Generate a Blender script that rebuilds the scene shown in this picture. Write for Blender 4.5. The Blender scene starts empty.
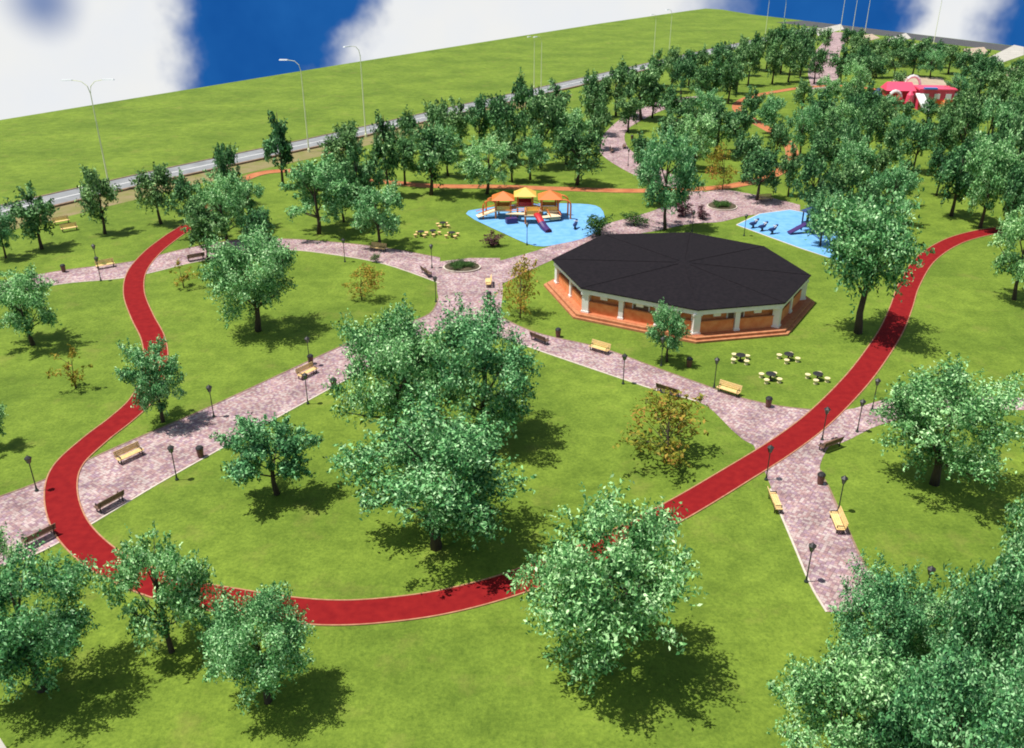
import bpy, math, random
import numpy as np
from mathutils import Vector

# ------------------------------------------------------------------ camera, world, sun, exposure
PITCH = math.radians(26.5)
FPX = 900.0
CAMH = 43.0
W, HH = 1024, 748
scene = bpy.context.scene
col = scene.collection
cam_d = bpy.data.cameras.new("camera")
cam_d.sensor_width = 36.0
cam_d.lens = FPX / W * 36.0
cam_d.clip_start = 0.5
cam_d.clip_end = 6000
cam = bpy.data.objects.new("camera", cam_d)
cam.location = (0, 0, CAMH)
cam.rotation_euler = (math.pi / 2 - PITCH, 0, 0)
col.objects.link(cam)
scene.camera = cam

SUN_EL, SUN_AZ = 70.0, -96.0        # azimuth measured from +Y towards +X; sun stands high to the left
sd = Vector((math.sin(math.radians(SUN_AZ)) * math.cos(math.radians(SUN_EL)),
             math.cos(math.radians(SUN_AZ)) * math.cos(math.radians(SUN_EL)),
             math.sin(math.radians(SUN_EL))))
sun_d = bpy.data.lights.new("sun", 'SUN')
sun_d.energy = 4.4
sun_d.angle = math.radians(0.5)
sun_d.color = (1.0, 0.965, 0.90)
sun = bpy.data.objects.new("sun", sun_d)
sun.rotation_euler = sd.to_track_quat('Z', 'Y').to_euler()
sun.location = (-100, 100, 200)
col.objects.link(sun)

world = bpy.data.worlds.new("World")
scene.world = world
world.use_nodes = True
nt = world.node_tree
nt.nodes.clear()
def wn(t, **kw):
    n = nt.nodes.new(t)
    for k, v in kw.items(): setattr(n, k, v)
    return n
def wmath(op, a=None, b=None):
    n = wn('ShaderNodeMath', operation=op)
    for i, v in enumerate((a, b)):
        if v is None: continue
        if isinstance(v, (int, float)): n.inputs[i].default_value = v
        else: nt.links.new(v, n.inputs[i])
    return n.outputs[0]
tc = wn('ShaderNodeTexCoord')
sep = wn('ShaderNodeSeparateXYZ')
nt.links.new(tc.outputs['Generated'], sep.inputs[0])
sky = wn('ShaderNodeTexSky', sky_type='NISHITA')
sky.sun_disc = False
sky.sun_elevation = math.radians(SUN_EL)
sky.sun_rotation = math.radians(SUN_AZ)
no = wn('ShaderNodeTexNoise')
no.inputs['Scale'].default_value = 7.0
no.inputs['Detail'].default_value = 5.0
no.inputs['Roughness'].default_value = 0.55
nt.links.new(tc.outputs['Generated'], no.inputs['Vector'])
nofs = wmath('MULTIPLY', wmath('SUBTRACT', no.outputs['Fac'], 0.5), 0.13)
az = wmath('ARCTAN2', sep.outputs['X'], sep.outputs['Y'])
az = wmath('ADD', az, wmath('MULTIPLY', wmath('ADD', sep.outputs['Z'], 0.10), -0.15))
u = wmath('ADD', wmath('ADD', wmath('DIVIDE', az, 1.4), 0.5), nofs)   # +-0.7 rad -> 0..1
u = wmath('WRAP', u, 1.0); u.node.inputs[2].default_value = 0.0
ramp = wn('ShaderNodeValToRGB')
nt.links.new(u, ramp.inputs[0])
cr = ramp.color_ramp
cr.interpolation = 'EASE'
def az_of(px): return math.atan2((px - 512) / FPX, math.cos(PITCH) + (374 - 30) / FPX * math.sin(PITCH)) / 1.4 + 0.5
stops = [(0.0, 1), (az_of(150), 1), (az_of(208), 0), (az_of(336), 0), (az_of(388), 1), (az_of(665), 1), (az_of(755), 0),
         (az_of(878), 0), (az_of(920), 1), (az_of(965), 1), (az_of(1024), 0), (1.0, 0)]
while len(cr.elements) > 1: cr.elements.remove(cr.elements[-1])
cr.elements[0].position = 0; cr.elements[0].color = (1, 1, 1, 1)
for p, v in stops[1:]:
    e = cr.elements.new(p); e.color = (v, v, v, 1)
n2 = wn('ShaderNodeTexNoise')
n2.inputs['Scale'].default_value = 16.0
n2.inputs['Detail'].default_value = 4.0
nt.links.new(tc.outputs['Generated'], n2.inputs['Vector'])
cloudc = wn('ShaderNodeMix', data_type='RGBA')
cloudc.inputs[6].default_value = (5.8, 6.1, 6.6, 1)
cloudc.inputs[7].default_value = (6.7, 6.6, 6.2, 1)
nt.links.new(n2.outputs['Fac'], cloudc.inputs[0])
bluec = wn('ShaderNodeMix', data_type='RGBA')
bluec.inputs[6].default_value = (0.03, 0.50, 2.2, 1)
bluec.inputs[7].default_value = (0.14, 1.05, 3.3, 1)
nt.links.new(n2.outputs['Fac'], bluec.inputs[0])
low = wn('ShaderNodeMix', data_type='RGBA')
nt.links.new(ramp.outputs['Color'], low.inputs[0])
nt.links.new(bluec.outputs[2], low.inputs[6])
nt.links.new(cloudc.outputs[2], low.inputs[7])
gx, gy = (42 - 512) / FPX, (374 - 2) / FPX
gd = Vector((gx, math.cos(PITCH) + gy * math.sin(PITCH), -math.sin(PITCH) + gy * math.cos(PITCH))).normalized()
gap = wn('ShaderNodeVectorMath', operation='DISTANCE'); gap.inputs[1].default_value = gd
nt.links.new(tc.outputs['Generated'], gap.inputs[0])
gm = wn('ShaderNodeMapRange', interpolation_type='SMOOTHSTEP')
gm.inputs['From Min'].default_value = 0.045; gm.inputs['From Max'].default_value = 0.0; gm.inputs['To Max'].default_value = 0.75
nt.links.new(wmath('ADD', gap.outputs['Value'], wmath('MULTIPLY', nofs, 0.15)), gm.inputs['Value'])
low2 = wn('ShaderNodeMix', data_type='RGBA')
nt.links.new(gm.outputs[0], low2.inputs[0]); nt.links.new(low.outputs[2], low2.inputs[6]); nt.links.new(bluec.outputs[2], low2.inputs[7])
low = low2
zf = wn('ShaderNodeMapRange')
zf.inputs['From Min'].default_value = 0.05
zf.inputs['From Max'].default_value = 0.30
nt.links.new(sep.outputs['Z'], zf.inputs['Value'])
allsky = wn('ShaderNodeMix', data_type='RGBA')
nt.links.new(zf.outputs[0], allsky.inputs[0])
nt.links.new(low.outputs[2], allsky.inputs[6])
dim = wn('ShaderNodeMix', data_type='RGBA', blend_type='MULTIPLY')
dim.inputs[0].default_value = 1; dim.inputs[7].default_value = (1.0, .95, .82, 1)
nt.links.new(sky.outputs[0], dim.inputs[6]); nt.links.new(dim.outputs[2], allsky.inputs[7])
bg = wn('ShaderNodeBackground')
bg.inputs['Strength'].default_value = 0.10
nt.links.new(allsky.outputs[2], bg.inputs['Color'])
wo = wn('ShaderNodeOutputWorld')
nt.links.new(bg.outputs[0], wo.inputs[0])

scene.render.engine = 'CYCLES'
scene.cycles.filter_width = 1.9
scene.render.resolution_x, scene.render.resolution_y = W, HH
vs = scene.view_settings
vs.view_transform = 'Standard'; vs.look = 'None'; vs.exposure = 0.45; vs.gamma = 1.0; vs.use_curve_mapping = False

# ------------------------------------------------------------------ helpers
cp, sp_ = math.cos(PITCH), math.sin(PITCH)
def G(px, py, h=0.0):
    """photo pixel -> point on the horizontal plane at height h"""
    a, b = (px - 512) / FPX, (374 - py) / FPX
    d = Vector((a, cp + b * sp_, -sp_ + b * cp))
    t = (h - CAMH) / d.z
    return Vector((d.x * t, d.y * t, h))
def height_to(p, py):
    t = (374 - py) / FPX
    return CAMH + p.y * (t * cp - sp_) / (cp + t * sp_)
def mpp(p, h=0.0):
    """metres per pixel at a point"""
    return (p.y * cp - (h - CAMH) * sp_) / FPX
def mat(name, color=None, rough=0.8, metal=0.0, noise=None, bump=0.0):
    """noise = (scale, colour_b, detail)"""
    m = bpy.data.materials.new(name); m.use_nodes = True
    t = m.node_tree; b = t.nodes['Principled BSDF']
    b.inputs['Roughness'].default_value = rough
    b.inputs['Metallic'].default_value = metal
    if color: b.inputs['Base Color'].default_value = (*color, 1)
    if noise:
        c = t.nodes.new('ShaderNodeTexCoord')
        n = t.nodes.new('ShaderNodeTexNoise'); n.inputs['Scale'].default_value = noise[0]
        n.inputs['Detail'].default_value = noise[2] if len(noise) > 2 else 4
        r = t.nodes.new('ShaderNodeValToRGB')
        r.color_ramp.elements[0].position = 0.3; r.color_ramp.elements[1].position = 0.7
        r.color_ramp.elements[0].color = (*color, 1); r.color_ramp.elements[1].color = (*noise[1], 1)
        t.links.new(c.outputs['Object'], n.inputs['Vector'])
        t.links.new(n.outputs['Fac'], r.inputs[0]); t.links.new(r.outputs[0], b.inputs['Base Color'])
        if bump:
            bp = t.nodes.new('ShaderNodeBump'); bp.inputs['Strength'].default_value = bump
            t.links.new(n.outputs['Fac'], bp.inputs['Height']); t.links.new(bp.outputs[0], b.inputs['Normal'])
    return m

class MB:
    def __init__(s): s.v = []; s.f = []
    def add(s, vs, fs):
        o = len(s.v); s.v += [tuple(v) for v in vs]; s.f += [tuple(i + o for i in f) for f in fs]; return s
    def box(s, cx, cy, cz, sx, sy, sz, rz=0.0, rx=0.0):
        pts = []
        for dz in (-.5, .5):
            for dx, dy in ((-.5, -.5), (.5, -.5), (.5, .5), (-.5, .5)):
                x, y, z = dx * sx, dy * sy, dz * sz
                y, z = y * math.cos(rx) - z * math.sin(rx), y * math.sin(rx) + z * math.cos(rx)
                x, y = x * math.cos(rz) - y * math.sin(rz), x * math.sin(rz) + y * math.cos(rz)
                pts.append((cx + x, cy + y, cz + z))
        return s.add(pts, [(3, 2, 1, 0), (4, 5, 6, 7), (0, 1, 5, 4), (1, 2, 6, 5), (2, 3, 7, 6), (3, 0, 4, 7)])
    def tube(s, pts, rad, n=8, closed=False):
        pts = [Vector(p) for p in pts]
        if not isinstance(rad, (list, tuple)): rad = [rad] * len(pts)
        vs = []; N = len(pts)
        for i, p in enumerate(pts):
            if closed: d = pts[(i + 1) % N] - pts[i - 1]
            else: d = pts[min(i + 1, N - 1)] - pts[max(i - 1, 0)]
            d.normalize()
            a = Vector((0, 0, 1)) if abs(d.z) < .9 else Vector((1, 0, 0))
            x = d.cross(a).normalized(); y = d.cross(x).normalized()
            for k in range(n):
                t = 2 * math.pi * k / n
                vs.append(p + (x * math.cos(t) + y * math.sin(t)) * rad[i])
        fs = []
        for i in range(N if closed else N - 1):
            j = (i + 1) % N
            for k in range(n):
                fs.append((i * n + k, i * n + (k + 1) % n, j * n + (k + 1) % n, j * n + k))
        if not closed:
            fs.append(tuple(range(n))[::-1]); fs.append(tuple((N - 1) * n + k for k in range(n)))
        return s.add(vs, fs)
    def lathe(s, prof, cx=0, cy=0, n=12):
        vs = []
        for r, z in prof:
            for k in range(n):
                t = 2 * math.pi * k / n
                vs.append((cx + r * math.cos(t), cy + r * math.sin(t), z))
        fs = []
        for i in range(len(prof) - 1):
            for k in range(n):
                fs.append((i * n + k, i * n + (k + 1) % n, (i + 1) * n + (k + 1) % n, (i + 1) * n + k))
        fs.append(tuple(range(n))[::-1]); fs.append(tuple((len(prof) - 1) * n + k for k in range(n)))
        return s.add(vs, fs)
    def prism(s, poly, z0, z1, poly_top=None):
        n = len(poly); pt = poly_top or poly
        vs = [(p[0], p[1], z0) for p in poly] + [(p[0], p[1], z1) for p in pt]
        fs = [tuple(range(n))[::-1], tuple(range(n, 2 * n))]
        fs += [(i, (i + 1) % n, n + (i + 1) % n, n + i) for i in range(n)]
        return s.add(vs, fs)
    def build(s, name, m, parent=None, smooth=False):
        me = bpy.data.meshes.new(name); me.from_pydata(s.v, [], s.f); me.update()
        if m: me.materials.append(m)
        if smooth:
            for p in me.polygons: p.use_smooth = True
        o = bpy.data.objects.new(name, me); col.objects.link(o)
        if parent: o.parent = parent
        return o
def tag(o, label=None, cat=None, group=None, kind=None):
    if label: o['label'] = label
    if cat: o['category'] = cat
    if group: o['group'] = group
    if kind: o['kind'] = kind
    return o
def empty(name, loc=(0, 0, 0), rz=0.0):
    o = bpy.data.objects.new(name, None); o.location = loc; o.rotation_euler = (0, 0, rz)
    o.empty_display_size = 0.5; col.objects.link(o); return o
def copy_tree(o, parent=None):
    c = o.copy(); col.objects.link(c)
    if parent: c.parent = parent
    for ch in list(o.children): copy_tree(ch, c)
    return c
class Kind:
    """first place() uses the built thing itself, the next ones copies"""
    def __init__(s, root): s.root = root; s.used = False
    def place(s, loc, rz=0.0, scale=None, label=None, group=None):
        if s.used: o = copy_tree(s.root)
        else: o = s.root; s.used = True
        o.location = loc; o.rotation_euler = (0, 0, rz)
        if scale: o.scale = scale
        if label: o['label'] = label
        if group: o['group'] = group
        return o
def catmull(pts, sub=6, closed=False):
    P = [Vector(p) for p in pts]; out = []; n = len(P)
    rng = range(n) if closed else range(n - 1)
    for i in rng:
        if closed: a, b, c, d = P[i - 1], P[i], P[(i + 1) % n], P[(i + 2) % n]
        else: a, b, c, d = P[max(i - 1, 0)], P[i], P[i + 1], P[min(i + 2, n - 1)]
        for k in range(sub):
            t = k / sub
            out.append(0.5 * ((2 * b) + (c - a) * t + (2 * a - 5 * b + 4 * c - d) * t * t + (3 * b - a - 3 * c + d) * t ** 3))
    if not closed: out.append(P[-1])
    return out
def sheet(name, pts, z, m, thick=None):
    """flat filled outline at height z, triangulated"""
    import bmesh
    bm = bmesh.new()
    vs = [bm.verts.new((p[0], p[1], z)) for p in pts]
    f = bm.faces.new(vs)
    bm.normal_update()
    if f.normal.z < 0: f.normal_flip()
    if thick:
        r = bmesh.ops.extrude_face_region(bm, geom=[f])
        for v in [g for g in r['geom'] if isinstance(g, bmesh.types.BMVert)]: v.co.z -= thick
        bmesh.ops.recalc_face_normals(bm, faces=bm.faces)
    bmesh.ops.triangulate(bm, faces=[f for f in bm.faces if len(f.verts) > 4])
    me = bpy.data.meshes.new(name); bm.to_mesh(me); bm.free(); me.materials.append(m)
    o = bpy.data.objects.new(name, me); col.objects.link(o)
    return tag(o, kind='structure')
def offset_line(pts, d):
    out = []
    for i, p in enumerate(pts):
        t = pts[min(i + 1, len(pts) - 1)] - pts[max(i - 1, 0)]
        t.z = 0; t.normalize()
        out.append(p + Vector((-t.y, t.x, 0)) * d)
    return out
def ribbon(name, pts, d0, d1, z, m, thick=0.0):
    """strip between offsets d0 and d1 of a line, top at z"""
    A, B = offset_line(pts, d0), offset_line(pts, d1)
    n = len(pts); mb = MB()
    vs = [(p.x, p.y, z) for p in A] + [(p.x, p.y, z) for p in B]
    fs = [(i, n + i, n + i + 1, i + 1) if d1 < d0 else (i, i + 1, n + i + 1, n + i) for i in range(n - 1)]
    fs = [f[::-1] for f in fs] if d1 < d0 else fs
    if thick:
        vs += [(p.x, p.y, z - thick) for p in A] + [(p.x, p.y, z - thick) for p in B]
        for i in range(n - 1):
            fs.append((i, i + 1, 2 * n + i + 1, 2 * n + i)); fs.append((n + i, n + i + 1, 3 * n + i + 1, 3 * n + i))
        fs.append((0, n, 3 * n, 2 * n)); fs.append((n - 1, 2 * n - 1, 4 * n - 1, 3 * n - 1))
    mb.add(vs, fs)
    return mb.build(name, m)

# ------------------------------------------------------------------ materials
def grass_mat():
    m = bpy.data.materials.new('grass'); m.use_nodes = True
    t = m.node_tree; b = t.nodes['Principled BSDF']; b.inputs['Roughness'].default_value = 0.9
    b.inputs['Specular IOR Level'].default_value = 0.15
    c = t.nodes.new('ShaderNodeTexCoord')
    def noise(scale, det, rough=.6):
        n = t.nodes.new('ShaderNodeTexNoise'); n.inputs['Scale'].default_value = scale
        n.inputs['Detail'].default_value = det; n.inputs['Roughness'].default_value = rough
        t.links.new(c.outputs['Object'], n.inputs['Vector']); return n
    a, d, e = noise(0.07, 5), noise(0.5, 8, .75), noise(3.2, 4, .8)
    def ramp(n, c0, c1, p0=.35, p1=.65):
        r = t.nodes.new('ShaderNodeValToRGB'); r.color_ramp.elements[0].position = p0; r.color_ramp.elements[1].position = p1
        r.color_ramp.elements[0].color = (*c0, 1); r.color_ramp.elements[1].color = (*c1, 1)
        t.links.new(n.outputs['Fac'], r.inputs[0]); return r
    r1 = ramp(a, (0.108, 0.172, 0.020), (0.166, 0.242, 0.029))
    r2 = ramp(d, (0.50, 0.56, 0.5), (1.32, 1.26, 1.3), .28, .72)
    r3 = ramp(e, (0.55, 0.62, 0.6), (1.38, 1.30, 1.3), .3, .7)
    prev = r1.outputs[0]
    for r in (r2, r3):
        mx = t.nodes.new('ShaderNodeMix'); mx.data_type = 'RGBA'; mx.blend_type = 'MULTIPLY'; mx.inputs[0].default_value = .8
        t.links.new(prev, mx.inputs[6]); t.links.new(r.outputs[0], mx.inputs[7]); prev = mx.outputs[2]
    g = noise(0.22, 7, .65)
    r4 = ramp(g, (0, 0, 0), (1, 1, 1), .56, .74)
    mx = t.nodes.new('ShaderNodeMix'); mx.data_type = 'RGBA'; mx.inputs[7].default_value = (.21, .20, .05, 1)
    mk = t.nodes.new('ShaderNodeMath'); mk.operation = 'MULTIPLY'; mk.inputs[1].default_value = .45
    t.links.new(r4.outputs[0], mk.inputs[0]); t.links.new(mk.outputs[0], mx.inputs[0]); t.links.new(prev, mx.inputs[6]); prev = mx.outputs[2]
    t.links.new(prev, b.inputs['Base Color'])
    bp = t.nodes.new('ShaderNodeBump'); bp.inputs['Strength'].default_value = .5; bp.inputs['Distance'].default_value = .15
    t.links.new(e.outputs['Fac'], bp.inputs['Height']); t.links.new(bp.outputs[0], b.inputs['Normal'])
    return m
def paver_mat(name, cols, cell=0.34):
    m = bpy.data.materials.new(name); m.use_nodes = True
    t = m.node_tree; b = t.nodes['Principled BSDF']; b.inputs['Roughness'].default_value = 0.85
    c = t.nodes.new('ShaderNodeTexCoord')
    mp = t.nodes.new('ShaderNodeMapping'); mp.inputs['Rotation'].default_value = (0, 0, .6)
    v = t.nodes.new('ShaderNodeTexVoronoi'); v.distance = 'CHEBYCHEV'
    v.inputs['Scale'].default_value = 1 / cell; v.inputs['Randomness'].default_value = .25
    t.links.new(c.outputs['Object'], mp.inputs[0]); t.links.new(mp.outputs[0], v.inputs['Vector'])
    s = t.nodes.new('ShaderNodeSeparateColor'); t.links.new(v.outputs['Color'], s.inputs[0])
    r = t.nodes.new('ShaderNodeValToRGB'); r.color_ramp.interpolation = 'CONSTANT'
    while len(r.color_ramp.elements) > 1: r.color_ramp.elements.remove(r.color_ramp.elements[-1])
    r.color_ramp.elements[0].position = 0; r.color_ramp.elements[0].color = (*cols[0], 1)
    for i, cc in enumerate(cols[1:], 1):
        e = r.color_ramp.elements.new(i / len(cols)); e.color = (*cc, 1)
    t.links.new(s.outputs[0], r.inputs[0])
    n = t.nodes.new('ShaderNodeTexNoise'); n.inputs['Scale'].default_value = .35; n.inputs['Detail'].default_value = 6
    t.links.new(c.outputs['Object'], n.inputs['Vector'])
    r2 = t.nodes.new('ShaderNodeValToRGB'); r2.color_ramp.elements[0].color = (.65, .62, .62, 1); r2.color_ramp.elements[1].color = (1.2, 1.2, 1.2, 1)
    r2.color_ramp.elements[0].position = .3; r2.color_ramp.elements[1].position = .7
    t.links.new(n.outputs['Fac'], r2.inputs[0])
    mx = t.nodes.new('ShaderNodeMix'); mx.data_type = 'RGBA'; mx.blend_type = 'MULTIPLY'; mx.inputs[0].default_value = 1
    t.links.new(r.outputs[0], mx.inputs[6]); t.links.new(r2.outputs[0], mx.inputs[7])
    gr = t.nodes.new('ShaderNodeMapRange'); gr.inputs[1].default_value = .40; gr.inputs[2].default_value = .50
    gr.inputs[3].default_value = 1; gr.inputs[4].default_value = .55
    t.links.new(v.outputs['Distance'], gr.inputs[0])
    mx2 = t.nodes.new('ShaderNodeMix'); mx2.data_type = 'RGBA'; mx2.blend_type = 'MULTIPLY'; mx2.inputs[0].default_value = 1
    t.links.new(mx.outputs[2], mx2.inputs[6]); t.links.new(gr.outputs[0], mx2.inputs[7])
    t.links.new(mx2.outputs[2], b.inputs['Base Color'])
    return m
def leaf_mat(name, stops, transl=0.25, hue=0.03):
    m = bpy.data.materials.new(name); m.use_nodes = True
    t = m.node_tree; b = t.nodes['Principled BSDF']; b.inputs['Roughness'].default_value = 0.6; b.inputs['Specular IOR Level'].default_value = .22
    a = t.nodes.new('ShaderNodeAttribute'); a.attribute_name = 'leaf_tint'
    r = t.nodes.new('ShaderNodeValToRGB')
    while len(r.color_ramp.elements) > 1: r.color_ramp.elements.remove(r.color_ramp.elements[-1])
    r.color_ramp.elements[0].position = stops[0][0]; r.color_ramp.elements[0].color = (*stops[0][1], 1)
    for p, c in stops[1:]:
        e = r.color_ramp.elements.new(p); e.color = (*c, 1)
    t.links.new(a.outputs['Fac'], r.inputs[0])
    oi = t.nodes.new('ShaderNodeObjectInfo')
    hs = t.nodes.new('ShaderNodeHueSaturation')
    mr = t.nodes.new('ShaderNodeMapRange'); mr.inputs[3].default_value = .5 - hue; mr.inputs[4].default_value = .5 + hue
    mv = t.nodes.new('ShaderNodeMapRange'); mv.inputs[3].default_value = 1.18; mv.inputs[4].default_value = .82
    t.links.new(oi.outputs['Random'], mr.inputs[0]); t.links.new(oi.outputs['Random'], mv.inputs[0])
    t.links.new(mr.outputs[0], hs.inputs['Hue']); t.links.new(mv.outputs[0], hs.inputs['Value'])
    t.links.new(r.outputs[0], hs.inputs['Color'])
    t.links.new(hs.outputs[0], b.inputs['Base Color'])
    tr = t.nodes.new('ShaderNodeBsdfTranslucent'); t.links.new(hs.outputs[0], tr.inputs[0])
    mx = t.nodes.new('ShaderNodeMixShader'); mx.inputs[0].default_value = transl
    t.links.new(b.outputs[0], mx.inputs[1]); t.links.new(tr.outputs[0], mx.inputs[2])
    t.links.new(mx.outputs[0], t.nodes['Material Output'].inputs[0])
    return m
M = {}
M['grass'] = grass_mat()
M['paver'] = paver_mat('pink_pavers', [(.36, .22, .215), (.44, .33, .31), (.28, .17, .19), (.40, .27, .26), (.46, .37, .35), (.32, .21, .25)], .27)
M['lane'] = mat('red_lane', (.175, .007, .009), .9, noise=(1.4, (.235, .012, .012), 9))
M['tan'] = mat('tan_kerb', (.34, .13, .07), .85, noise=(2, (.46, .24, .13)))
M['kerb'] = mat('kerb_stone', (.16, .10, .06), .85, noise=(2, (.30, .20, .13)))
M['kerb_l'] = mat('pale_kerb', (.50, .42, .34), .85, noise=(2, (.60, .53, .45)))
M['road'] = mat('light_road', (.17, .175, .18), .9, noise=(.3, (.26, .265, .27), 6))
M['lane'].node_tree.nodes['Principled BSDF'].inputs['Specular IOR Level'].default_value = .1
M['lane_o'] = mat('orange_track', (.34, .09, .03), .9, noise=(.5, (.46, .17, .06), 8))
M['asphalt'] = mat('asphalt', (.045, .045, .05), .9, noise=(.5, (.07, .068, .07), 6))
M['verge'] = mat('brown_verge', (.15, .16, .03), .95, noise=(.4, (.24, .18, .09), 6))
M['slab'] = mat('grey_slabs', (.34, .32, .28), .9, noise=(.3, (.46, .43, .38), 7))
M['slab_b'] = mat('sandy_slabs', (.34, .26, .18), .9, noise=(.3, (.44, .34, .25), 7))
M['line'] = mat('road_paint', (.75, .75, .72), .7)
M['rubber'] = mat('blue_rubber', (.10, .30, .58), .9, noise=(.8, (.17, .39, .66), 8))
M['roof'] = mat('dark_roof', (.007, .0055, .0075), .9, noise=(2.2, (.014, .0105, .013), 9), bump=.4)
M['roof'].node_tree.nodes['Principled BSDF'].inputs['Specular IOR Level'].default_value = .15
M['white'] = mat('white_paint', (.84, .83, .80), .55, noise=(1.5, (.76, .75, .72)))
M['brick'] = mat('orange_brick', (.66, .18, .055), .85, noise=(1.4, (.78, .32, .12), 7))
M['brick_d'] = mat('plinth_brick', (.36, .12, .05), .85, noise=(1.8, (.50, .22, .10), 7))
M['floor'] = mat('terracotta_floor', (.42, .12, .05), .8, noise=(2, (.52, .19, .08)))
M['bark'] = mat('bark', (.045, .032, .022), .95, noise=(6, (.085, .062, .043)))
M['dark_metal'] = mat('dark_metal', (.018, .030, .024), .45, noise=(3, (.03, .045, .035)))
M['black'] = mat('black_iron', (.02, .018, .018), .5)
M['glass'] = mat('lamp_glass', (.10, .13, .10), .25)
M['wood'] = mat('cream_wood', (.68, .44, .16), .6, noise=(5, (.78, .56, .26)))
M['wood_d'] = mat('brown_wood', (.13, .07, .045), .7, noise=(5, (.20, .11, .07)))
M['bin'] = mat('bin_brown', (.11, .045, .03), .6, noise=(4, (.16, .07, .05)))
M['post'] = mat('street_post', (.74, .78, .46), .5, noise=(1.2, (.80, .82, .56)))
M['steel'] = mat('pale_steel', (.72, .74, .74), .4)
M['seat_w'] = mat('pale_concrete', (.66, .54, .26), .8, noise=(5, (.74, .64, .38)))
M['orange'] = mat('orange_plastic', (.62, .16, .025), .5)
M['yellow'] = mat('yellow_plastic', (.74, .44, .08), .5)
M['cream'] = mat('cream_panel', (.80, .66, .42), .55)
M['red'] = mat('red_plastic', (.48, .02, .03), .4)
M['pink'] = mat('pink_plastic', (.78, .07, .14), .45)
M['purple'] = mat('purple_plastic', (.05, .02, .12), .4)
M['navy'] = mat('navy_plastic', (.02, .04, .14), .45)
M['blue'] = mat('blue_plastic', (.05, .18, .50), .4)
M['soil'] = mat('bed_soil', (.05, .04, .02), .95, noise=(2, (.09, .07, .035)))
M['leaf_light'] = leaf_mat('leaf_light', [(0, (.009, .046, .014)), (.24, (.038, .155, .044)), (.42, (.13, .37, .115)), (.66, (.35, .67, .28)), (1, (.66, .92, .52))], .2, .022)
M['leaf_dark'] = leaf_mat('leaf_dark', [(0, (.008, .030, .011)), (.28, (.032, .110, .034)), (.50, (.105, .26, .080)), (.75, (.28, .52, .20)), (1, (.52, .74, .38))], .2, .025)
M['leaf_olive'] = leaf_mat('leaf_olive', [(0, (.10, .12, .012)), (.40, (.28, .30, .03)), (.68, (.46, .32, .05)), (1, (.50, .18, .06))], .25, .01)
M['leaf_purple'] = leaf_mat('leaf_purple', [(0, (.06, .018, .03)), (.5, (.12, .04, .055)), (1, (.26, .14, .14))], .2, .01)
M['leaf_hedge'] = leaf_mat('leaf_hedge', [(0, (.02, .06, .012)), (.5, (.05, .13, .025)), (1, (.12, .22, .05))], .2, .01)

# ------------------------------------------------------------------ setting: ground, road, paths
c0 = G(706, 8.5); c1 = G(722, 9.5); c2 = G(749, 14)
e0 = G(0, 120); e1 = G(350, 63)
dl = (e0 - G(690, 11)).normalized(); ext_l = e0 + dl * 900
r0 = G(1024, 47); dr = (r0 - c2).normalized(); ext_r = r0 + dr * 500
outline = [ext_l, e0, e1, G(600, 23.5), G(690, 10.5), c0, c1, c2, r0, ext_r, Vector((900, -200, 0)), Vector((-1400, -200, 0))]
sheet('ground', outline, 0.0, M['grass'], thick=4.0)

# the grey road along the far field, its kerbs, the brown verge and the low dark wall
VP = Vector((G(0, 212) - G(820, 27)).to_tuple()).normalized()
rc = [G(0, 212) + VP * 350, G(0, 212), G(160, 175), G(320, 141), G(540, 91), G(700, 54), G(818, 28)]
rw = 3.6
tag(ribbon('road', rc, rw, -rw, .012, M['road']), kind='structure')
tag(ribbon('road_line', rc, .12, -.12, .020, M['line']), kind='structure')
tag(ribbon('kerb', rc, -rw, -rw - .35, .13, M['kerb'], .13), kind='structure')
tag(ribbon('kerb', rc, rw + .35, rw, .13, M['kerb'], .13), kind='structure')
for side in (1, -1):
    pass
sgn = 1 if offset_line(rc, 1)[2].y < rc[2].y else -1       # side towards the park
tag(ribbon('verge', rc[:5], sgn * (rw + .5) if sgn < 0 else sgn * (rw + 8), sgn * (rw + 8) if sgn < 0 else sgn * (rw + .5), .008, M['verge']), kind='structure')
lw = ribbon('low_wall', rc[:6], sgn * (rw + 1.0), sgn * (rw + 1.4), .35, M['kerb'], .35)
tag(lw, 'long low dark wall on the park side of the grey road', 'wall')

# dark road along the far right edge of the ground
far = [G(790, 21.5), G(850, 28.8), G(940, 40), G(1024, 50.5), G(1024, 50.5) + dr * 300]
tag(ribbon('road', far, 9, -9, .024, M['asphalt']), kind='structure')
for i, q in enumerate(([(815, 30), (841, 24), (844, 29), (818, 36)],
          [(884, 40), (906, 33), (911, 38), (888, 47)],
          [(962, 49), (984, 47), (990, 54), (972, 58)],
          [(984, 60), (1014, 45), (1024, 47), (1024, 55), (990, 67)],
          [(886, 84), (900, 76), (942, 78), (952, 92), (946, 112), (905, 106), (884, 98)],
          [(848, 38), (872, 34), (880, 38), (856, 44)], [(914, 44), (948, 46), (956, 51), (922, 50)], [(1004, 72), (1024, 64), (1030, 72), (1012, 82)])):
    sheet('pavement', [G(*p) for p in q], .032 + .004 * i, M['slab_b'] if i in (2, 4, 5, 7) else M['slab'])

def path(name, up, lo, z, m='paver', sub=5):
    U = catmull([G(*p) for p in up], sub); L = catmull([G(*p) for p in lo], sub)
    sheet(name, U + L[::-1], z, M[m])
    return U, L
def kerb(pts, d, w=.16, m='kerb', h=.046):
    tag(ribbon('kerb', pts, d, d + w, h, M[m], h), kind='structure')
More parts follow.
